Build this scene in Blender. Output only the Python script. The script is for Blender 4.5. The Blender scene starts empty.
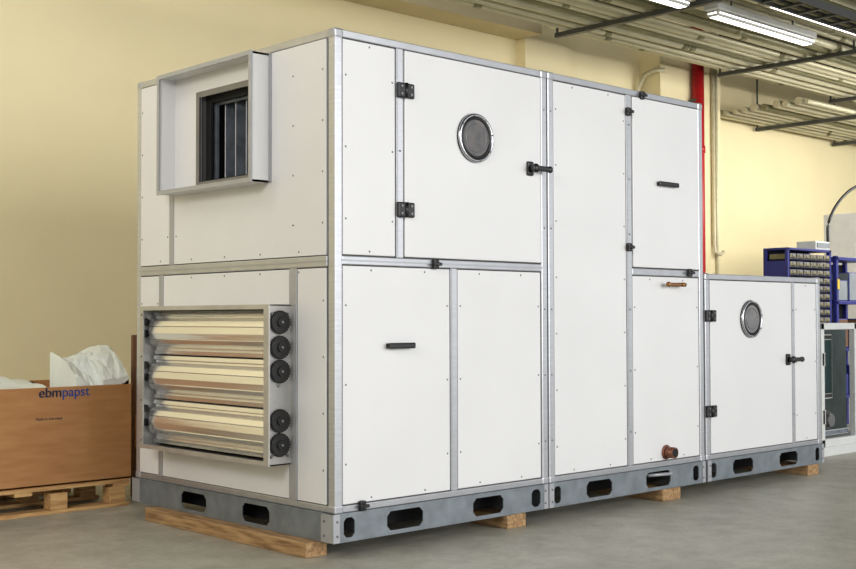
import bpy, bmesh, math, random
from mathutils import Vector, Matrix, noise
random.seed(4)
S=bpy.context.scene
C=bpy.context.collection
try:
    S.view_settings.view_transform='Standard'
    S.view_settings.look='None'
except Exception: pass

# ---------------------------------------------------------------- materials
def lin(c):
    return tuple(((v/255)/12.92 if v/255<=0.04045 else (((v/255)+0.055)/1.055)**2.4) for v in c)+(1,)
def pmat(name,c,rough=.5,metal=0,var=.06,scale=4,bump=0,bscale=60,c2=None,spec=.5,coat=0,stretch=None,emis=0):
    m=bpy.data.materials.new(name); m.use_nodes=True
    N=m.node_tree.nodes; L=m.node_tree.links; b=N['Principled BSDF']
    b.inputs['Roughness'].default_value=rough; b.inputs['Metallic'].default_value=metal
    b.inputs['Specular IOR Level'].default_value=spec
    b.inputs['Coat Weight'].default_value=coat
    tc=N.new('ShaderNodeTexCoord'); mp=N.new('ShaderNodeMapping'); L.new(tc.outputs['Object'],mp.inputs[0])
    if stretch: mp.inputs['Scale'].default_value=stretch
    n=N.new('ShaderNodeTexNoise'); n.inputs['Scale'].default_value=scale; n.inputs['Detail'].default_value=6
    L.new(mp.outputs[0],n.inputs['Vector'])
    r=N.new('ShaderNodeValToRGB'); L.new(n.outputs['Fac'],r.inputs[0])
    a=lin(c); d=lin(c2) if c2 else tuple(v*(1-var*2) for v in a[:3])+(1,)
    r.color_ramp.elements[0].position=.32; r.color_ramp.elements[1].position=.68
    r.color_ramp.elements[0].color=d; r.color_ramp.elements[1].color=a
    L.new(r.outputs[0],b.inputs['Base Color'])
    if bump:
        n2=N.new('ShaderNodeTexNoise'); n2.inputs['Scale'].default_value=bscale; n2.inputs['Detail'].default_value=5
        L.new(mp.outputs[0],n2.inputs['Vector'])
        bp=N.new('ShaderNodeBump'); bp.inputs['Strength'].default_value=bump; bp.inputs['Distance'].default_value=.01
        L.new(n2.outputs['Fac'],bp.inputs['Height']); L.new(bp.outputs[0],b.inputs['Normal'])
    if emis:
        b.inputs['Emission Color'].default_value=(1,.98,.93,1); b.inputs['Emission Strength'].default_value=emis
    return m
M={}
M['white']=pmat('painted_steel_white',(222,222,222),.32,0,.025,1.6,bump=.03,bscale=5)
M['alu']=pmat('aluminium_profile',(192,194,198),.34,.65,.06,10,stretch=(1,1,8))
M['alu_h']=pmat('aluminium_rail',(184,186,190),.34,.7,.06,10)
M['strip']=pmat('galvanised_strip',(170,172,176),.45,.4,.05,12)
M['base']=pmat('galvanised_base',(132,140,146),.45,.4,.14,14)
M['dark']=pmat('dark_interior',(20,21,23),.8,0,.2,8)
M['black']=pmat('black_plastic',(16,16,18),.4,0,.1,8)
M['rivet']=pmat('rivet_steel',(124,124,126),.4,.6,.1,8)
M['duct']=pmat('galvanised_duct',(136,144,156),.34,.5,.2,14)
M['seam']=pmat('seam_gasket',(96,94,92),.8,0,.1,8)
M['blade']=pmat('aluminium_blade',(232,231,228),.22,.88,.04,3,bump=.08,bscale=5,stretch=(2,.6,14))
M['damp']=pmat('aluminium_damper_frame',(190,189,186),.4,.6,.1,9)
M['chrome']=pmat('chrome_ring',(190,192,196),.18,.95,.05,8)
M['glass']=pmat('porthole_glass',(88,80,74),.06,0,.4,14,c2=(34,33,34),coat=1)
M['copper']=pmat('copper_pipe',(140,92,70),.4,.5,.2,20)
M['brass']=pmat('brass_cock',(150,108,60),.35,.7,.1,20)
M['wood']=pmat('rough_timber',(182,148,104),.75,0,.2,6,bump=.3,bscale=30,c2=(124,92,58),stretch=(9,1,9))
M['woodp']=pmat('pallet_timber',(212,172,116),.75,0,.2,6,bump=.3,bscale=30,c2=(168,124,76),stretch=(1,9,9))
M['card']=pmat('cardboard',(176,128,80),.85,0,.05,5,c2=(162,113,68),stretch=(1,1,6))
M['cardd']=pmat('cardboard_dark',(118,84,60),.85,0,.1,5)
M['ink']=pmat('printed_ink',(24,30,60),.7,0,.05,5)
M['inkb']=pmat('printed_ink_blue',(20,62,140),.7,0,.05,5)
M['film']=pmat('white_packing_film',(222,227,222),.5,0,.05,6)
M['wall']=pmat('cream_wall_paint',(236,223,180),.75,0,.03,1.2,bump=.04,bscale=30)
M['beam']=pmat('beam_paint',(212,197,158),.8,0,.06,2)
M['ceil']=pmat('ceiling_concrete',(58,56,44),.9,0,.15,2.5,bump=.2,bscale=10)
M['pipe']=pmat('conduit_painted',(214,208,176),.4,.1,.08,5,stretch=(.5,3,3))
M['pipeo']=pmat('conduit_olive',(142,138,102),.45,.1,.15,5,stretch=(.5,3,3))
M['strut']=pmat('steel_strut',(84,86,84),.5,.5,.1,9)
M['red']=pmat('red_pipe_paint',(182,26,32),.45,0,.08,6)
M['tube']=pmat('lamp_diffuser',(255,255,250),.5,0,0,3,emis=6)
M['blue']=pmat('blue_paint',(40,46,128),.45,0,.1,8)
M['drawer']=pmat('khaki_drawer',(140,132,88),.5,0,.2,30)
M['grey']=pmat('grey_paint',(140,146,150),.5,0,.08,8)
M['lgrey']=pmat('light_grey_paint',(218,220,218),.5,0,.05,8)
M['yellow']=pmat('yellow_label',(226,190,30),.6,0,.05,8)
M['teal']=pmat('teal_sheet_metal',(70,94,94),.35,.4,.3,4,c2=(44,62,62))
def floor_mat():
    m=bpy.data.materials.new('concrete_floor'); m.use_nodes=True
    N=m.node_tree.nodes; L=m.node_tree.links; b=N['Principled BSDF']
    tc=N.new('ShaderNodeTexCoord')
    def nz(s,d=8,r=.6):
        n=N.new('ShaderNodeTexNoise'); n.inputs['Scale'].default_value=s; n.inputs['Detail'].default_value=d; n.inputs['Roughness'].default_value=r
        L.new(tc.outputs['Object'],n.inputs['Vector']); return n
    def ramp(n,p0,c0,p1,c1):
        r=N.new('ShaderNodeValToRGB'); L.new(n.outputs['Fac'],r.inputs[0])
        r.color_ramp.elements[0].position=p0; r.color_ramp.elements[1].position=p1
        r.color_ramp.elements[0].color=c0; r.color_ramp.elements[1].color=c1; return r
    r1=ramp(nz(.9),.3,lin((158,155,142)),.7,lin((186,183,170)))
    r2=ramp(nz(5,12,.8),.38,(.70,.70,.68,1),.60,(1,1,1,1))
    r3=ramp(nz(60,4),.25,(.78,.78,.78,1),.5,(1,1,1,1))
    def mul(a,c):
        x=N.new('ShaderNodeMix'); x.data_type='RGBA'; x.blend_type='MULTIPLY'; x.inputs[0].default_value=1
        L.new(a,x.inputs[6]); L.new(c,x.inputs[7]); return x.outputs[2]
    o=mul(mul(r1.outputs[0],r2.outputs[0]),r3.outputs[0])
    L.new(o,b.inputs['Base Color'])
    b.inputs['Roughness'].default_value=.42; b.inputs['Specular IOR Level'].default_value=.45
    bp=N.new('ShaderNodeBump'); bp.inputs['Strength'].default_value=.12; bp.inputs['Distance'].default_value=.01
    L.new(nz(40).outputs['Fac'],bp.inputs['Height']); L.new(bp.outputs[0],b.inputs['Normal'])
    return m
M['floor']=floor_mat()

# ---------------------------------------------------------------- builder
class Part:
    def __init__(s,name,parent=None):
        s.bm=bmesh.new(); s.name=name; s.parent=parent; s.mats=[]
    def mi(s,m):
        if m not in s.mats: s.mats.append(m)
        return s.mats.index(m)
    def _fin(s,verts,m,sm=False):
        i=s.mi(m)
        for f in {f for v in verts if v.is_valid for f in v.link_faces}: f.material_index=i; f.smooth=sm
    def box(s,x0,x1,y0,y1,z0,z1,m,bev=0,rot=None):
        r=bmesh.ops.create_cube(s.bm,size=1)
        vs=r['verts']; c=Vector(((x0+x1)/2,(y0+y1)/2,(z0+z1)/2))
        mat=Matrix.Translation(c)@(rot.to_4x4() if rot else Matrix())@Matrix.Diagonal((abs(x1-x0),abs(y1-y0),abs(z1-z0),1))
        bmesh.ops.transform(s.bm,matrix=mat,verts=vs)
        s._fin(vs,m)
        if bev:
            es=list({e for v in vs for e in v.link_edges})
            bmesh.ops.bevel(s.bm,geom=es,offset=bev,segments=2,affect='EDGES',profile=.5)
    def cyl(s,p0,p1,r,m,seg=20,r2=None):
        p0=Vector(p0);p1=Vector(p1);d=p1-p0
        q=d.to_track_quat('Z','Y').to_matrix().to_4x4()
        res=bmesh.ops.create_cone(s.bm,cap_ends=True,segments=seg,radius1=r,radius2=r if r2 is None else r2,depth=d.length)
        vs=res['verts']; bmesh.ops.transform(s.bm,matrix=Matrix.Translation((p0+p1)/2)@q,verts=vs)
        i=s.mi(m)
        for f in {f for v in vs for f in v.link_faces}:
            f.material_index=i; f.smooth=len(f.verts)==4
    def ball(s,c,r,m,sc=(1,1,1),seg=10):
        res=bmesh.ops.create_uvsphere(s.bm,u_segments=seg,v_segments=max(5,seg//2),radius=r)
        bmesh.ops.transform(s.bm,matrix=Matrix.Translation(c)@Matrix.Diagonal((*sc,1)),verts=res['verts'])
        s._fin(res['verts'],m,True)
    def ring(s,c,axis,R,r,m,seg=36,ms=10):
        q=Vector(axis).to_track_quat('Z','Y').to_matrix().to_4x4(); T=Matrix.Translation(c)@q
        g=[[s.bm.verts.new(T@Vector(((R+r*math.cos(b))*math.cos(a),(R+r*math.cos(b))*math.sin(a),r*math.sin(b))))
            for b in [2*math.pi*k/ms for k in range(ms)]] for a in [2*math.pi*k/seg for k in range(seg)]]
        i=s.mi(m)
        for a in range(seg):
            for b in range(ms):
                f=s.bm.faces.new((g[a][b],g[(a+1)%seg][b],g[(a+1)%seg][(b+1)%ms],g[a][(b+1)%ms])); f.material_index=i; f.smooth=True
    def tube(s,pts,r,m,seg=10):
        pts=[Vector(p) for p in pts]; rows=[]
        for k,p in enumerate(pts):
            t=(pts[min(k+1,len(pts)-1)]-pts[max(k-1,0)]).normalized()
            up=Vector((0,0,1)) if abs(t.z)<.95 else Vector((1,0,0))
            a=t.cross(up).normalized(); b=t.cross(a)
            rows.append([s.bm.verts.new(p+r*(a*math.cos(w)+b*math.sin(w))) for w in [2*math.pi*j/seg for j in range(seg)]])
        i=s.mi(m)
        for A,B in zip(rows,rows[1:]):
            for j in range(seg):
                f=s.bm.faces.new((A[j],A[(j+1)%seg],B[(j+1)%seg],B[j])); f.material_index=i; f.smooth=True
        for R in (rows[0],rows[-1]): s.bm.faces.new(R).material_index=i
    def extr(s,prof,axis,a0,a1,m,sm=False):
        def P(u,v,a): return (u,a,v) if axis=='y' else ((a,u,v) if axis=='x' else (u,v,a))
        A=[s.bm.verts.new(P(u,v,a0)) for u,v in prof]; B=[s.bm.verts.new(P(u,v,a1)) for u,v in prof]
        i=s.mi(m); n=len(prof)
        for k in range(n):
            f=s.bm.faces.new((A[k],A[(k+1)%n],B[(k+1)%n],B[k])); f.material_index=i; f.smooth=sm
        for R in (A,B): s.bm.faces.new(R).material_index=i
    def holed(s,outer,holes,axis,a0,a1,m):
        cu=bpy.data.curves.new('t','CURVE'); cu.dimensions='2D'; cu.fill_mode='BOTH'; cu.extrude=abs(a1-a0)/2
        for poly in [outer]+holes:
            sp=cu.splines.new('POLY'); sp.points.add(len(poly)-1); sp.use_cyclic_u=True
            for k,(u,v) in enumerate(poly): sp.points[k].co=(u,v,0,1)
        ob=bpy.data.objects.new('t',cu); C.objects.link(ob)
        bpy.context.view_layer.update()
        me=bpy.data.meshes.new_from_object(ob.evaluated_get(bpy.context.evaluated_depsgraph_get()))
        mid=(a0+a1)/2; i=s.mi(m); vm=[]
        for v in me.vertices:
            u,w,t=v.co
            vm.append(s.bm.verts.new((u,mid+t,w) if axis=='y' else (mid+t,u,w)))
        for p in me.polygons:
            try: f=s.bm.faces.new([vm[k] for k in p.vertices]); f.material_index=i
            except ValueError: pass
        bpy.data.objects.remove(ob); bpy.data.curves.remove(cu); bpy.data.meshes.remove(me)
    def done(s):
        bmesh.ops.recalc_face_normals(s.bm,faces=s.bm.faces)
        me=bpy.data.meshes.new(s.name); s.bm.to_mesh(me); s.bm.free()
        for m in s.mats: me.materials.append(M[m])
        o=bpy.data.objects.new(s.name,me); C.objects.link(o)
        if s.parent: o.parent=s.parent
        return o
def empty(name,loc=(0,0,0)):
    e=bpy.data.objects.new(name,None); e.location=loc; e.empty_display_size=.2; C.objects.link(e); return e
def rect(u0,u1,v0,v1): return [(u0,v0),(u1,v0),(u1,v1),(u0,v1)]
def slot(u0,u1,v0,v1):
    c=min((u1-u0),(v1-v0))*.25
    return [(u0,v0+c),(u0+c,v0),(u1-c,v0),(u1,v0+c),(u1,v1-c),(u1-c,v1),(u0+c,v1),(u0,v1-c)]

# ================================================================ AIR HANDLING UNIT
A=empty('air_handling_unit',(0,0,.2))
H=2.2; W=1.75; HL=1.15; PD=.012
p=Part('casing',A)
hoodhole=rect(.56,1.10,1.57,2.04); damphole=rect(.34,1.42,.23,.92)
p.holed(rect(.01,W-.01,.01,H-.01),[hoodhole,damphole],'x',.004,.03,'seam')
for x0,x1,h in ((.03,1.45,H),(1.466,2.905,H),(2.925,4.32,HL)):
    p.box(x0,x1-.01,.012,.035,.01,h-.01,'seam')
    p.box(x0,x1-.01,W-.03,W-.005,.01,h-.01,'white')
    p.box(x0,x1-.01,.035,W-.03,h-.04,h-.012,'white')
    p.box(x0,x1-.01,.035,W-.03,.01,.04,'white')
p.box(1.42,1.44,.035,W-.03,.04,H-.04,'white')
p.box(2.885,2.903,.012,W-.005,.01,H-.01,'white')
p.box(4.29,4.31,.012,W-.005,.01,HL-.01,'white')
p.done()
p=Part('aluminium_frame',A)
def post(x0,x1,y0,y1,z0,z1): p.box(x0,x1,y0,y1,z0,z1,'alu',.005)
for x0,x1,h in ((0,1.452,H),(1.462,2.907,H),(2.923,4.325,HL)):
    for (a,b) in ((x0,x0+.045),(x1-.045,x1)):
        post(a,b,-.008,.04,0.03,h-.03); post(a,b,W-.04,W+.004,.03,h-.03)
    for yy in ((-.008,.035),(W-.035,W+.004)):
        p.box(x0+.04,x1-.04,yy[0],yy[1],h-.035,h,'alu_h',.004)
        p.box(x0+.04,x1-.04,yy[0],yy[1],0,.03,'alu_h',.004)
    for xx in ((x0,x0+.035),(x1-.035,x1)):
        p.box(xx[0],xx[1],.03,W-.03,h-.035,h,'alu_h',.004)
        p.box(xx[0],xx[1],.03,W-.03,0,.03,'alu_h',.004)
    for (a,b) in ((x0-.004,x0+.05),(x1-.05,x1+.002)):
        for yy in ((-.012,.045),(W-.045,W+.006)):
            p.box(a,b,yy[0],yy[1],h-.042,h+.004,'strip',.010)
            p.box(a,b,yy[0],yy[1],-.004,.035,'strip',.008)
p.box(.042,1.41,-.008,.03,1.125,1.165,'alu_h',.004)
p.box(2.195,2.865,-.008,.03,1.125,1.165,'alu_h',.004)
p.box(-.008,.03,.042,W-.042,1.115,1.165,'alu_h',.004)
p.box(.042,1.41,-.012,-.006,1.142,1.148,'strip'); p.box(-.012,-.006,.042,W-.042,1.138,1.144,'strip')
for x0,x1,z0,z1 in ((.376,.42,1.165,H-.035),(.733,.778,.03,1.125),(2.146,2.194,.03,H-.035),(3.94,3.985,.03,HL-.035)):
    p.box(x0,x1,-.006,.02,z0,z1,'alu',.003)
    p.box(x0+.002,x0+.008,-.008,-.004,z0,z1,'strip')
for y0,y1,z0,z1 in ((1.36,1.40,1.165,H-.035),(1.465,1.505,.03,1.115),(.27,.325,.03,1.115)):
    p.box(-.007,.01,y0,y1,z0,z1,'strip',.002)
p.done()
p=Part('panels',A); rv=Part('rivets',A)
RR=.0052
def rivline(a0,a1,n): return [a0+(a1-a0)*(k+.5)/n for k in range(n)]
def fpan(x0,x1,z0,z1,door=False):
    p.box(x0,x1,-PD if door else -.004,.012,z0,z1,'white',.004)
    yy=-PD if door else -.004
    if not door:
        for z in rivline(z0,z1,max(2,round((z1-z0)/.32))):
            for x in (x0+.018,x1-.018): rv.ball((x,yy,z),RR,'rivet',(1,.5,1),8)
        for x in rivline(x0,x1,max(1,round((x1-x0)/.35))):
            for z in (z0+.018,z1-.018): rv.ball((x,yy,z),RR,'rivet',(1,.5,1),8)
def lpan(y0,y1,z0,z1): p.box(-.004,.004,y0,y1,z0,z1,'white',.002)
fpan(.05,.37,1.171,2.16); fpan(.426,1.40,1.171,2.16,True)
fpan(.05,.728,.035,1.12); fpan(.783,1.40,.035,1.12)
fpan(1.512,2.141,.035,2.16); fpan(2.20,2.858,1.171,2.16,True); fpan(2.20,2.858,.035,1.12)
fpan(2.973,3.935,.035,1.11,True); fpan(3.99,4.276,.035,1.11)
for (a,b,c,d,h) in ((.05,1.355,1.17,2.16,[hoodhole]),(.33,1.46,.035,1.11,[damphole])):
    p.holed(rect(a,b,c,d),h,'x',-.004,.004,'white')
lpan(1.405,1.705,1.17,2.16); lpan(.05,.265,.035,1.11); lpan(1.51,1.705,.035,1.11)
for y in (.07,.34,1.52,1.69):
    for z in rivline(.06,1.09,4):
        if (.31<y<1.455 and .15<z<.97): continue
        rv.ball((-.004,y,z),RR,'rivet',(.5,1,1),8)
for y in (.075,.3,1.335,1.42,1.69):
    for z in rivline(1.2,2.14,4): rv.ball((-.004,y,z),RR,'rivet',(.5,1,1),8)
for y in rivline(.1,1.65,5):
    for z in (1.19,1.095): rv.ball((-.004,y,z),RR,'rivet',(.5,1,1),8)
for x in (1.43,1.484,2.17,3.962): 
    for z in rivline(.05,1.1,3): rv.ball((x,-.009,z),RR,'rivet',(1,.5,1),8)
for x in (1.43,1.484,2.17,.398):
    for z in rivline(1.2,2.15,3): rv.ball((x,-.009,z),RR,'rivet',(1,.5,1),8)
p.done(); rv.done()

p=Part('hinges',A)
for cx,cz in ((.425,1.965),(.425,1.395),(2.97,.888),(2.97,.298)):
    for k in (-1,1):
        p.box(cx+k*.029-.024,cx+k*.029+.024,-.026,-.006,cz-.036,cz+.036,'black',.006)
        for dz in (-.018,.018): p.cyl((cx+k*.031,-.030,cz+dz),(cx+k*.031,-.024,cz+dz),.006,'rivet',10)
    p.cyl((cx,-.024,cz-.036),(cx,-.024,cz+.036),.010,'black',12)
p.done()
p=Part('door_handles',A)
def lever(cx,cz):
    p.box(cx-.026,cx+.022,-.026,-.008,cz-.038,cz+.038,'black',.008)
    p.cyl((cx,-.026,cz),(cx,-.055,cz),.017,'black',14)
    p.box(cx-.03,cx+.115,-.068,-.046,cz-.014,cz+.014,'black',.006)
    p.ball((cx+.11,-.057,cz),.019,'black',(1.2,.8,1)); p.ball((cx,-.057,cz),.025,'black',(1,.7,1))
lever(1.31,1.665); lever(3.88,.595)
def grip(x0,x1,z):
    p.box(x0,x1,-.04,-.026,z-.014,z+.014,'black',.006)
    for x in (x0+.02,x1-.02): p.box(x-.014,x+.014,-.03,-.004,z-.012,z+.012,'black',.003)
grip(.305,.47,.75); grip(2.425,2.62,1.67)
def latch(x,z):
    p.box(x-.017,x+.017,-.028,-.006,z-.024,z+.024,'black',.006)
    p.cyl((x,-.028,z),(x,-.042,z),.011,'black',12); p.box(x-.026,x+.026,-.040,-.028,z-.008,z+.008,'black',.003)
for x,z in ((.62,1.142),(.155,.022),(2.155,2.065),(2.155,1.283),(2.285,2.175),(2.75,1.15)): latch(x,z)
p.done()
p=Part('portholes',A)
for cx,cz,r,yy in ((.898,1.785,.125,-.012),(3.428,.868,.122,-.012)):
    p.cyl((cx,yy,cz),(cx,yy-.010,cz),r,'black',48)
    p.ring((cx,yy-.010,cz),(0,1,0),r-.010,.010,'chrome',48)
    p.ring((cx,yy-.012,cz),(0,1,0),r-.026,.007,'black',48)
    p.cyl((cx,yy-.009,cz),(cx,yy-.013,cz),r-.030,'glass',48)
    p.ring((cx,yy-.012,cz),(0,1,0),r-.055,.003,'rivet',40,6)
    for k in range(8):
        a=k*math.pi/4+.2; p.ball((cx+(r-.012)*math.cos(a),yy-.02,cz+(r-.012)*math.sin(a)),.005,'rivet')
p.done()
p=Part('pipe_fittings',A)
p.cyl((2.51,.01,.082),(2.51,-.07,.082),.033,'copper',24); p.cyl((2.51,-.07,.082),(2.51,-.073,.082),.026,'dark',20)
p.ring((2.51,-.008,.082),(0,1,0),.037,.007,'copper')
p.cyl((2.60,-.004,1.075),(2.60,-.05,1.075),.012,'brass',12); p.box(2.48,2.62,-.055,-.038,1.065,1.085,'brass',.006)
p.ball((2.49,-.047,1.075),.016,'brass'); p.cyl((2.62,-.045,1.075),(2.66,-.045,1.075),.013,'brass',12)
p.done()

p=Part('outlet_hood',A)
y0,y1,z0,z1,d,t=.49,1.345,1.535,2.16,.11,.010
p.box(-d,0,y0,y0+t,z0,z1,'white'); p.box(-d,0,y1-t,y1,z0,z1,'white')
p.box(-d,0,y0,y1,z0,z0+t,'white'); p.box(-d,0,y0,y1,z1-t,z1,'white')
p.holed(rect(y0-.004,y1+.004,z0-.004,z1+.004),[rect(y0+.016,y1-.016,z0+.018,z1-.018)],'x',-d-.006,-d+.004,'strip')
p.box(-.01,-.004,y0-.02,y0,z0,z1,'strip')
p.holed(rect(y0+t,y1-t,z0+t,z1-t),[rect(.58,1.10,1.57,2.04)],'x',-.012,-.004,'white')
p.holed(rect(.565,1.115,1.555,2.055),[rect(.60,1.085,1.585,2.025)],'x',-.022,-.010,'rivet')
p.holed(rect(.55,1.11,1.55,2.06),[rect(.60,1.055,1.60,2.00)],'x',.03,.045,'dark')
p.holed(rect(.55,1.11,1.55,2.06),[rect(.60,1.045,1.60,1.99)],'x',.06,.075,'duct')
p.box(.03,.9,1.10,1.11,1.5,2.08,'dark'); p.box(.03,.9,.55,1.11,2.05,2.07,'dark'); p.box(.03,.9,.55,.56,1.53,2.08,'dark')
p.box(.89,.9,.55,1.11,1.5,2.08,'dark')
for k in range(5):
    yc=.62+k*.095
    p.box(.085,.155,yc-.003,yc+.003,1.58,2.03,'duct',.002,rot=Matrix.Rotation(math.radians(-12),3,'Z'))
pts=[(.18+.30*k/8,1.60+.14*math.sin(k/8*math.pi/2)) for k in range(9)]
p.extr(pts+[(.50,1.74),(.50,1.54),(.18,1.54)],'y',.57,1.04,'strip')
p.cyl((.66,.57,1.88),(.66,1.08,1.88),.12,'duct',24)
p.done()

p=Part('inlet_damper',A)
y0,y1,z0,z1,d,t=.31,1.455,.197,.945,.145,.006
for a,b in ((y0,y0+t),(y1-t,y1)): p.box(-d,0,a,b,z0,z1,'damp')
p.box(-d,0,y0,y1,z0,z0+t,'damp'); p.box(-d,0,y0,y1,z1-t,z1,'damp')
p.holed(rect(y0,y1,z0,z1),[rect(y0+.022,y1-.030,z0+.022,z1-.022)],'x',-d-.004,-d+.004,'damp')
p.box(-.01,.0,y0-.025,y0,z0,z1,'damp'); p.box(-d-.004,-d+.004,y0-.018,y0,z0,z1,'damp')
nb=3; zb0=z0+.022; hb=(z1-z0-.044)/nb
for k in range(nb):
    zc=zb0+hb*(k+.5); h=hb*.5
    prof=[(-.060,h*.99),(-.082,h*.96),(-.086,h*.80),(-.072,h*.74),(-.074,h*.66),(-.104,h*.52),(-.116,h*.30),(-.112,h*.26),(-.118,-h*.02),(-.112,-h*.28),(-.115,-h*.31),(-.104,-h*.48),
          (-.074,-h*.66),(-.070,-h*.74),(-.082,-h*.80),(-.078,-h*.96),(-.060,-h*.99),(-.045,-h*.7),(-.035,0),(-.045,h*.7)]
    p.extr([(x,zc+z) for x,z in prof],'y',y0+.03,y1-.035,'blade')
    p.cyl((-.08,y0,zc),(-.08,y1,zc),.012,'rivet')
p.box(-.03,-.02,y0+.01,y1-.01,z0+.01,z1-.01,'dark')  # added near-black backing plate, stands in for the shaded cavity behind the blades
for z in (.862,.745,.633,.404,.292):
    p.cyl((-.078,y0,z),(-.078,y0-.02,z),.050,'black',28)
    p.cyl((-.078,y0-.02,z),(-.078,y0-.028,z),.022,'black',20)
    p.ball((-.078,y0-.030,z),.008,'rivet')
    for q in range(24):
        a=q*math.pi/12; p.box(-.078+.051*math.cos(a)-.004,-.078+.051*math.cos(a)+.004,y0-.018,y0-.004,z+.051*math.sin(a)-.004,z+.051*math.sin(a)+.004,'black')
for z in (.862,.80,.633,.57,.404,.33):
    p.cyl((-.122,y1-t,z),(-.122,y1-t-.014,z),.020,'black',16)
for z in (.24,.45,.68,.9): p.ball((-d-.004,y1-.016,z),.006,'rivet')
for z in (.24,.9): p.ball((-.03,y0-.003,z),.008,'rivet'); p.ball((-.12,y0-.003,z),.008,'rivet')
p.done()

p=Part('base_frame',A)
zb,zt=-.13,-.002
for x0,x1,sl in ((-.015,1.435,[(.045,.11),(.305,.535),(.875,1.095),(1.31,1.38)]),
              (1.45,2.895,[(1.49,1.545),(1.76,1.985),(2.30,2.54),(2.77,2.83)]),
              (2.925,4.335,[(2.96,3.02),(3.205,3.44),(3.76,3.99),(4.225,4.28)])):
    hs=[slot(a,b,-.112,-.022) for a,b in sl]
    for yy in (-.016,W+.008):
        p.holed(rect(x0,x1,zb,zt),hs,'y',yy,yy+.006,'base')
        p.box(x0,x1,yy-.002 if yy<0 else yy-.04,yy+.05 if yy<0 else yy+.008,zb-.001,zb+.006,'base')
        p.box(x0,x1,yy-.003 if yy<0 else yy-.04,yy+.05 if yy<0 else yy+.009,zt-.006,zt+.001,'base')
    for xx in (x0,x1-.006):
        hh=[slot(a,b,-.112,-.022) for a,b in ((.47,.70),(1.02,1.26))]
        p.holed(rect(-.012,W+.012,zb,zt),hh,'x',xx,xx+.006,'base')
        xs=(xx-.002,xx+.045) if xx==x0 else (xx-.04,xx+.008)
        p.box(xs[0],xs[1],-.012,W+.012,zb-.001,zb+.006,'base'); p.box(xs[0],xs[1],-.012,W+.012,zt-.006,zt+.001,'base')
    for a,b in ((x0-.003,x0+.035),(x1-.03,x1+.003)):
        p.box(a,b,-.020,-.016,zb,zt,'strip')
    p.box(x0-.004,x0,-.02,.07,zb,zt,'strip',.001); p.box(x0-.004,x0,W-.07,W+.012,zb,zt,'strip',.001)
    for a in (x0+.02,x1-.02): 
        for z in (-.1,-.035): p.ball((a,-.02,z),.006,'rivet')
    for z in (-.1,-.035): p.ball((x0-.005,.045,z),.006,'rivet')
    p.box(x0+.05,x1-.05,.17,.18,zb+.01,zt-.01,'dark'); p.box(x0+.13,x0+.14,.19,W-.1,zb+.01,zt-.01,'dark')  # near-black sheets behind the slots, shade of the hollow base put in as colour
p.cyl((2.36,.02,-.045),(2.53,-.03,-.045),.010,'strip',12)
p.done()

# ================================================================ timber under the unit
for x0,x1,ya,yb in ((-.09,.03,.085,1.5),(1.11,1.25,-.03,1.7),(2.44,2.62,-.03,1.7),(4.10,4.24,-.03,1.7)):
    q=Part('timber_beam'); q.box(x0,x1,ya,yb,0,.0685,'wood',.004); q.done()

# ================================================================ cardboard box on pallet
e=empty('wooden_pallet')
p=Part('pallet_boards',e)
X0,X1,Y0,Y1=-1.16,.12,2.04,2.86
for k in range(7):
    a=Y0+k*(Y1-Y0-.09)/6; p.box(X0,X1,a,a+.09,.132,.152,'woodp',.002)
for xa in (X0,(X0+X1)/2-.05,X1-.1): p.box(xa,xa+.1,Y0,Y1,.112,.132,'woodp',.002)
for ya in (Y0,(Y0+Y1)/2-.05,Y1-.1):
    p.box(X0,X1,ya,ya+.1,0,.02,'woodp',.002)
    for xa in (X0,-.36,X1-.12): p.box(xa,xa+.1,ya+.005,ya+.095,.02,.112,'woodp',.003)
p.done()
e=empty('cardboard_box')
p=Part('box_walls',e)
bx0,bx1,by0,by1,bz0,bz1=-1.15,.145,2.05,2.85,.1525,.70
p.box(bx0,bx1,by0,by0+.012,bz0,bz1,'card',.003); p.box(bx0,bx1,by1-.012,by1,bz0,bz1,'card',.003)
p.box(bx0,bx0+.012,by0,by1,bz0,bz1,'card',.003); p.box(bx1-.012,bx1,by0,by1,bz0,bz1,'card',.003)
p.box(bx0,bx1,by0,by1,bz0,bz0+.012,'card'); p.box(bx0+.01,bx1-.01,by0+.01,by1-.01,.60,.61,'card')
p.box(-.93,-.927,by0-.0015,by0,bz0,bz1,'cardd')
p.done()
def text(s,loc,size,name,parent,mat='ink',rot=(math.pi/2,0,0),off=0):
    cu=bpy.data.curves.new(name,'FONT'); cu.body=s; cu.size=size; cu.extrude=.0006; cu.offset=off
    o=bpy.data.objects.new(name+'_t',cu); C.objects.link(o); bpy.context.view_layer.update()
    me=bpy.data.meshes.new_from_object(o.evaluated_get(bpy.context.evaluated_depsgraph_get()))
    w=max(v.co.x for v in me.vertices)
    bpy.data.objects.remove(o)
    me.materials.clear(); me.materials.append(M[mat])
    n=bpy.data.objects.new(name,me); n.location=loc; n.rotation_euler=rot; C.objects.link(n); n.parent=parent; return w
w_=text('ebm',(-.435,2.0485,.645),.078,'printed_name_a',e)
for i in (1,2): text('ebm',(-.435+.0018*i,2.0485+.0002*i,.645+.0006*i),.078,'printed_name_b%d'%i,e)
text('papst',(-.435+w_+.006,2.0485,.645),.078,'printed_name_c',e,'inkb'); text('papst',(-.435+w_+.0075,2.0487,.6455),.078,'printed_name_d',e,'inkb')
text('Made in Germany',(-.45,2.0485,.52),.022,'printed_note',e)
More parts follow.
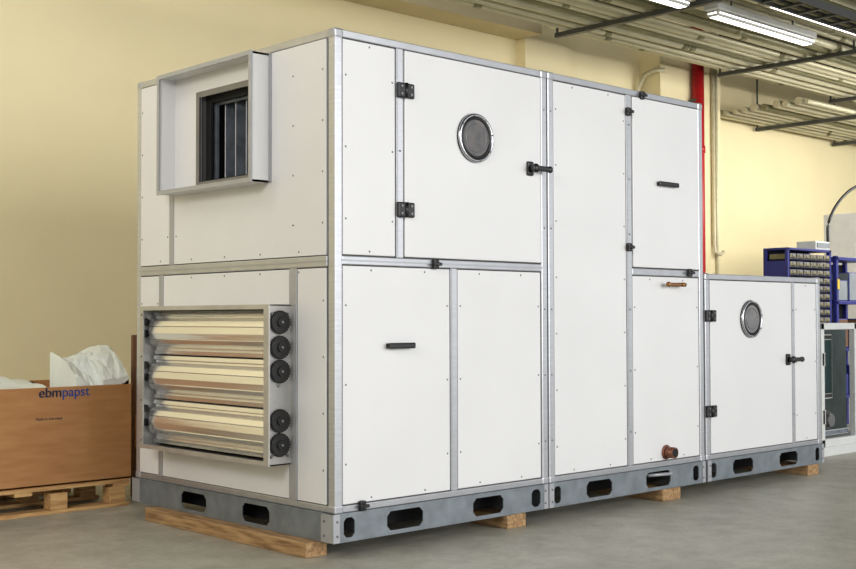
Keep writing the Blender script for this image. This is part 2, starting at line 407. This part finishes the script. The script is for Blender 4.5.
def sheets(name,x0,x1,y0,y1,zb,specs,seed):
    bm=bmesh.new(); n=12
    for q,(ua,ub,h0,h1,tilt) in enumerate(specs):
        g=[]
        for i in range(n):
            row=[]
            for j in range(n):
                u=i/(n-1); v=j/(n-1)
                x=x0+(x1-x0)*(ua+(ub-ua)*u); y=y0+(y1-y0)*v
                z=zb+h0+(h1-h0)*math.sin(min(1,v*1.25)*math.pi/2)+tilt*(u-.5)+.030*noise.noise(Vector((u*2.3+seed+q*7,v*2.6,q*3.1)))+.012*noise.noise(Vector((u*7,v*7,q*5+seed)))
                row.append(bm.verts.new((x,y,max(z,zb+.001*q))))
            g.append(row)
        for i in range(n-1):
            for j in range(n-1):
                bm.faces.new((g[i][j],g[i+1][j],g[i+1][j+1])); bm.faces.new((g[i][j],g[i+1][j+1],g[i][j+1]))
        base=[g[0][0],g[-1][0],g[-1][-1],g[0][-1]]
        lo=[bm.verts.new((v.co.x,v.co.y,zb)) for v in base]
        for edge,(a,b) in (([g[i][0] for i in range(n)],(0,1)),([g[-1][j] for j in range(n)],(1,2)),([g[i][-1] for i in range(n-1,-1,-1)],(2,3)),([g[0][j] for j in range(n-1,-1,-1)],(3,0))):
            bm.faces.new([lo[a]]+edge+[lo[b]])
    bmesh.ops.triangulate(bm,faces=[f for f in bm.faces if len(f.verts)>4])
    bmesh.ops.recalc_face_normals(bm,faces=bm.faces)
    me=bpy.data.meshes.new(name); bm.to_mesh(me); bm.free(); me.materials.append(M['film'])
    o=bpy.data.objects.new(name,me); C.objects.link(o)
sheets('packing_sheets',-.20,.130,2.07,2.40,.612,[(0,.42,.10,.22,-.08),(.22,1,.06,.27,.08),(.5,1,.12,.26,.03)],3)
sheets('packing_sheets',-1.12,-.24,2.07,2.80,.612,[(0,1,.04,.13,-.06),(.2,.8,.06,.14,-.03)],8)
p=Part('cardboard_sheet'); p.box(.285,.72,2.30,2.325,0,.98,'cardd',.004); p.box(.30,.70,2.297,2.30,.3,.5,'card'); p.done()

# ================================================================ right-hand background
e=empty('fan_section_unit')
p=Part('cabinet',e)
fx0,fx1,fy0,fy1,fz=5.17,6.35,.45,1.35,1.03
for xa in (fx0,5.70,fx1-.05):
    p.box(xa,xa+.05,fy0,fy0+.05,.07,fz,'lgrey',.004); p.box(xa,xa+.05,fy1-.05,fy1,.07,fz,'lgrey',.004)
for yy in (fy0,fy1-.05):
    p.box(fx0,fx1,yy,yy+.05,fz-.05,fz,'lgrey',.004); p.box(fx0,fx1,yy,yy+.05,.07,.13,'lgrey',.004)
p.box(fx0+.002,fx0+.02,fy0+.04,fy1-.04,.1,fz-.03,'teal'); p.box(fx0,fx1,fy0+.03,fy1-.02,fz-.02,fz-.004,'white')
p.box(fx0+.05,fx1-.03,fy0+.40,fy0+.42,.1,fz-.03,'teal'); p.box(fx0,fx1,fy0+.02,fy1-.02,.09,.1,'grey')
p.box(5.71,fx1-.04,fy0+.018,fy0+.024,.12,fz-.04,'teal')
p.box(fx0,fx1,fy0-.01,fy0+.01,0,.07,'lgrey',.003); p.box(fx0,fx1,fy1-.02,fy1,0,.07,'grey'); p.box(fx0,fx0+.02,fy0,fy1,0,.07,'grey')
p.box(5.40,5.66,.62,.84,.42,.94,'strut',.01); p.box(5.43,5.63,.612,.62,.46,.90,'teal',.004)
p.box(5.24,5.68,.50,.54,.15,.19,'duct',.004); p.box(5.24,5.68,.72,.76,.15,.19,'duct',.004)
p.cyl((5.36,.50,.27),(5.36,.78,.27),.075,'strut',28); p.cyl((5.36,.47,.27),(5.36,.50,.27),.05,'rivet',24)
for k in range(8):
    a=k*math.pi/4; p.box(5.36+.076*math.cos(a)-.005,5.36+.076*math.cos(a)+.005,.52,.75,.27+.076*math.sin(a)-.005,.27+.076*math.sin(a)+.005,'strut')
p.box(5.30,5.32,.60,.62,.2,.94,'duct',.003)
p.box(5.185,5.205,.43,.45,.25,.36,'black',.004); p.box(5.185,5.205,.43,.45,.7,.8,'black',.004)
p.done()

e=empty('storage_rack')
p=Part('rack_frame',e)
rx0,rx1,ry0,ry1,rz=6.41,7.20,1.45,1.70,1.71
for xa in (rx0,rx1-.03):
    for ya in (ry0,ry1-.03): p.box(xa,xa+.03,ya,ya+.03,0,rz,'blue',.002)
p.box(rx0,rx1,ry0,ry1,rz-.02,rz,'blue',.002); p.box(rx0,rx1,ry1-.01,ry1-.005,0,rz-.02,'dark')
p.box(rx0+.004,rx0+.01,ry0+.03,ry1-.03,.1,rz-.12,'blue')
for k in range(22):
    z=.07+k*.073; p.box(rx0+.02,rx1-.02,ry0+.01,ry1-.02,z-.008,z,'dark')
    for j in range(6):
        x=rx0+.034+j*.121
        p.box(x,x+.110,ry0-.004,ry1-.04,z+.002,z+.055,'drawer',.004)
        p.box(x+.04,x+.07,ry0-.010,ry0-.004,z+.030,z+.042,'strip',.002)
        p.box(x+.015,x+.095,ry0-.005,ry0-.003,z+.008,z+.020,'dark')
p.done()
e=empty('instrument_box'); p=Part('box_body',e); p.box(6.93,7.19,1.46,1.66,1.711,1.79,'lgrey',.006); p.box(6.95,7.17,1.452,1.46,1.73,1.775,'grey'); p.done()
e=empty('metal_cabinet')
p=Part('cabinet_body',e)
p.box(9.35,10.5,2.15,2.7,0,2.25,'lgrey',.01); p.box(9.38,9.92,2.14,2.15,.1,1.70,'grey',.003); p.box(9.94,10.47,2.14,2.15,.1,1.70,'grey',.003)
p.box(9.38,10.47,2.138,2.15,1.76,2.2,'grey',.004); p.box(9.87,9.9,2.12,2.14,.9,1.05,'black',.003)
p.done()
e=empty('parts_trolley')
p=Part('trolley_body',e)
for xa in (7.24,7.95): 
    for ya in (1.42,1.70): p.box(xa,xa+.04,ya,ya+.04,0,1.66,'blue',.003)
for z in (.3,.75,1.2,1.62):
    p.box(7.24,7.99,1.42,1.74,z,z+.03,'blue',.003)
for k,(z,m) in enumerate(((.33,'blue'),(.78,'cardd'),(1.23,'grey'))):
    for j in range(3): p.box(7.30+j*.22,7.49+j*.22,1.44,1.70,z,z+.2+.08*((j+k)%2),m,.01)
p.box(7.245,7.285,1.412,1.42,1.34,1.44,'yellow',.002)
p.box(7.24,7.99,1.735,1.74,.1,1.6,'dark')
p.done()
p=Part('power_cable')
pts=[]
P=[Vector((8.05,2.0,0.02)),Vector((8.05,2.0,1.0)),Vector((8.15,2.0,1.75)),Vector((8.2,2.0,2.1)),Vector((8.55,1.95,2.42)),Vector((9.2,1.85,2.62)),Vector((9.9,1.7,2.95)),Vector((10.3,1.6,3.56))]
for i in range(len(P)-1):
    p0=P[max(i-1,0)];p1=P[i];p2=P[i+1];p3=P[min(i+2,len(P)-1)]
    for k in range(8):
        t=k/8; pts.append(.5*((2*p1)+(p2-p0)*t+(2*p0-5*p1+4*p2-p3)*t*t+(3*p1-p0-3*p2+p3)*t**3))
pts.append(P[-1]); p.tube(pts,.016,'black'); p.done()

# ================================================================ room
def roombox(name,*a): q=Part(name); q.box(*a); return q.done()
YB=4.2; ZC=4.55
roombox('floor',-9,24,-12,YB+.2,-.1,0,'floor')
roombox('wall_back',-9,24,YB,YB+.2,0,ZC,'wall')
roombox('wall_right',24,24.2,-6,YB+.2,0,ZC,'wall')
roombox('wall_left',-9.2,-9,-6,YB+.2,0,ZC,'wall')
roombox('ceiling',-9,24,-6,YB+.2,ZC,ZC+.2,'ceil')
roombox('trim_beam',-9,5.8,YB-.35,YB,3.97,ZC,'beam')
roombox('trim_column',7.89,9.10,3.9,YB,0,ZC,'wall')
roombox('trim_pilaster',5.8,6.5,YB-.12,YB,0,ZC,'wall')

ZR=ZC-.004
p=Part('red_riser_pipe'); p.cyl((8.52,3.82,0),(8.52,3.82,ZR),.070,'red',24)
for z in (.8,2.3,3.6): p.box(8.44,8.60,3.8,3.9,z,z+.03,'strut')
for z in (1.5,3.0): p.cyl((8.52,3.82,z),(8.52,3.82,z+.08),.08,'red',24)
p.done()
p=Part('wall_conduit'); 
p.tube([(8.90,3.87,ZR),(8.90,3.87,1.95),(8.90,3.85,1.86),(8.93,3.80,1.82),(8.97,3.78,1.86)],.022,'pipe')
p.cyl((8.98,3.875,0),(8.98,3.875,ZR),.018,'pipe'); p.done()
p=Part('wall_conduit'); p.tube([(7.82,4.16,0),(7.82,4.16,3.55),(7.80,4.14,3.72),(7.81,4.06,3.86),(7.84,3.94,3.90),(7.92,3.86,3.90)],.026,'pipe'); p.done()

rnd=random.Random(7)
def lane(ya,yb,z0,x0,x1,rs,gaps,tray=False):
    p=Part('overhead_conduits'); y=ya
    while True:
        r=rnd.choice(rs)
        if y+2*r>yb: break
        p.cyl((x0,y+r,z0+r),(x1,y+r,z0+r),r,rnd.choice(('pipe','pipe','pipeo')),12)
        for k in range(5):
            xc=rnd.uniform(x0+1,x1-1); p.cyl((xc,y+r,z0+r),(xc+.09,y+r,z0+r),r*1.06,'pipeo',12)
        y+=2*r+rnd.choice(gaps)
    if tray:
        ty0,ty1=.32,.54
        for yy in (ty0,ty1): p.box(-2,18,yy-.008,yy+.008,3.42,3.48,'strut')
        for k in range(80): p.box(-2+k*.25,-1.97+k*.25,ty0,ty1,3.42,3.435,'strut')
        for k in range(4): p.cyl((-2,ty0+.03+k*.05,3.45),(18,ty0+.03+k*.05,3.45),.014,'pipeo' if k%2 else 'black',8)
        for k in range(7):
            for yy in (ty0,ty1): p.box(k*3-1.5,k*3-1.48,yy-.006,yy+.006,3.47,3.64,'strut')
    p.done()
lane(.28,.64,3.62,-2,18,(.022,.03,.036),(.02,.035),True)
lane(.86,1.15,3.62,-2,18,(.022,.03,.036),(.02,.035))
lane(1.37,2.70,3.62,-2,18,(.022,.028,.034,.042),(.02,.03,.045,.08))
lane(2.78,4.12,3.53,9.2,23,(.03,.038,.048),(.03,.05,.08))
lane(2.80,3.78,3.95,5.6,23,(.035,.045),(.06,.12,.18))
lane(1.5,2.6,3.95,3.0,18,(.035,.05),(.08,.14))
for x in (1.3,4.72,7.3,9.6,13.3,16.3):
    p=Part('conduit_support')
    p.box(x,x+.05,.22,2.75,3.575,3.615,'strut')
    for y in (.24,.75,1.26,2.74): p.cyl((x+.025,y,3.58),(x+.025,y,ZR),.012,'strut',8)
    p.done()
for x in (10.3,12.3,14.3,17.3):
    p=Part('conduit_support')
    p.box(x,x+.05,2.76,4.16,3.48,3.525,'strut')
    for y in (2.765,4.14): p.cyl((x+.025,y,3.5),(x+.025,y,ZR),.012,'strut',8)
    p.done()
for x,yv in ((3.0,1.26),(4.93,1.26),(7.5,1.26),(5.0,.75),(7.5,.75),(10,1.26)):
    e=empty('fluorescent_lamp',(x,yv,3.56))
    p=Part('lamp_body',e)
    p.box(0,1.58,-.07,.07,.02,.08,'lgrey',.01); p.cyl((.3,0,.08),(.3,0,.986),.008,'strut',6); p.cyl((1.28,0,.08),(1.28,0,.986),.008,'strut',6)
    p.box(.02,1.56,-.06,.06,-.03,.02,'tube',.02)
    p.done()

# ================================================================ lights
def area(name,loc,target,sx,sy,power,col=(1,1,1)):
    l=bpy.data.lights.new(name,'AREA'); l.shape='RECTANGLE'; l.size=sx; l.size_y=sy; l.energy=power; l.color=col
    o=bpy.data.objects.new(name,l); o.location=loc
    o.rotation_euler=(Vector(target)-Vector(loc)).to_track_quat('-Z','Y').to_euler(); C.objects.link(o); return o
area('hangar_door_light',(3,-11,3.2),(2,0,1.2),8,4.5,760,(1,.99,.975))
area('added_fill_light',(-6.0,-2.5,4.2),(-.8,3,1.0),3.0,2.5,330,(1,.98,.95))  # added fill from the left for the unit's side face, no actual lamp
area('added_fill_light',(-2.5,1.6,4.3),(.8,4.2,2.0),4,.6,80,(1,.97,.92))  # added fill that lifts the left part of the back wall
area('added_fill_light',(10,0,3.3),(10,4,1.8),5,1,250,(1,.97,.92))  # added fill brightening the back wall on the right, no fixture there
w=bpy.data.worlds.new('World'); S.world=w; w.use_nodes=True
w.node_tree.nodes['Background'].inputs[0].default_value=(.95,.97,1,1)
w.node_tree.nodes['Background'].inputs[1].default_value=1.25

# ================================================================ camera
cp=(-3.4076,-4.2569,0.8834+.2); yaw,pit,rol=[math.radians(a) for a in (46.8348,1.5625,-0.1345)]
f=Vector((math.cos(yaw)*math.cos(pit),math.sin(yaw)*math.cos(pit),math.sin(pit)))
r=Vector((math.sin(yaw),-math.cos(yaw),0)); u=r.cross(f)
r2=r*math.cos(rol)+u*math.sin(rol); u2=-r*math.sin(rol)+u*math.cos(rol)
cam=bpy.data.cameras.new('camera'); cam.lens=1202.9/856*36; cam.sensor_width=36
co=bpy.data.objects.new('camera',cam); C.objects.link(co)
mw=Matrix((r2,u2,-f)).transposed().to_4x4(); mw.translation=Vector(cp); co.matrix_world=mw
S.camera=co
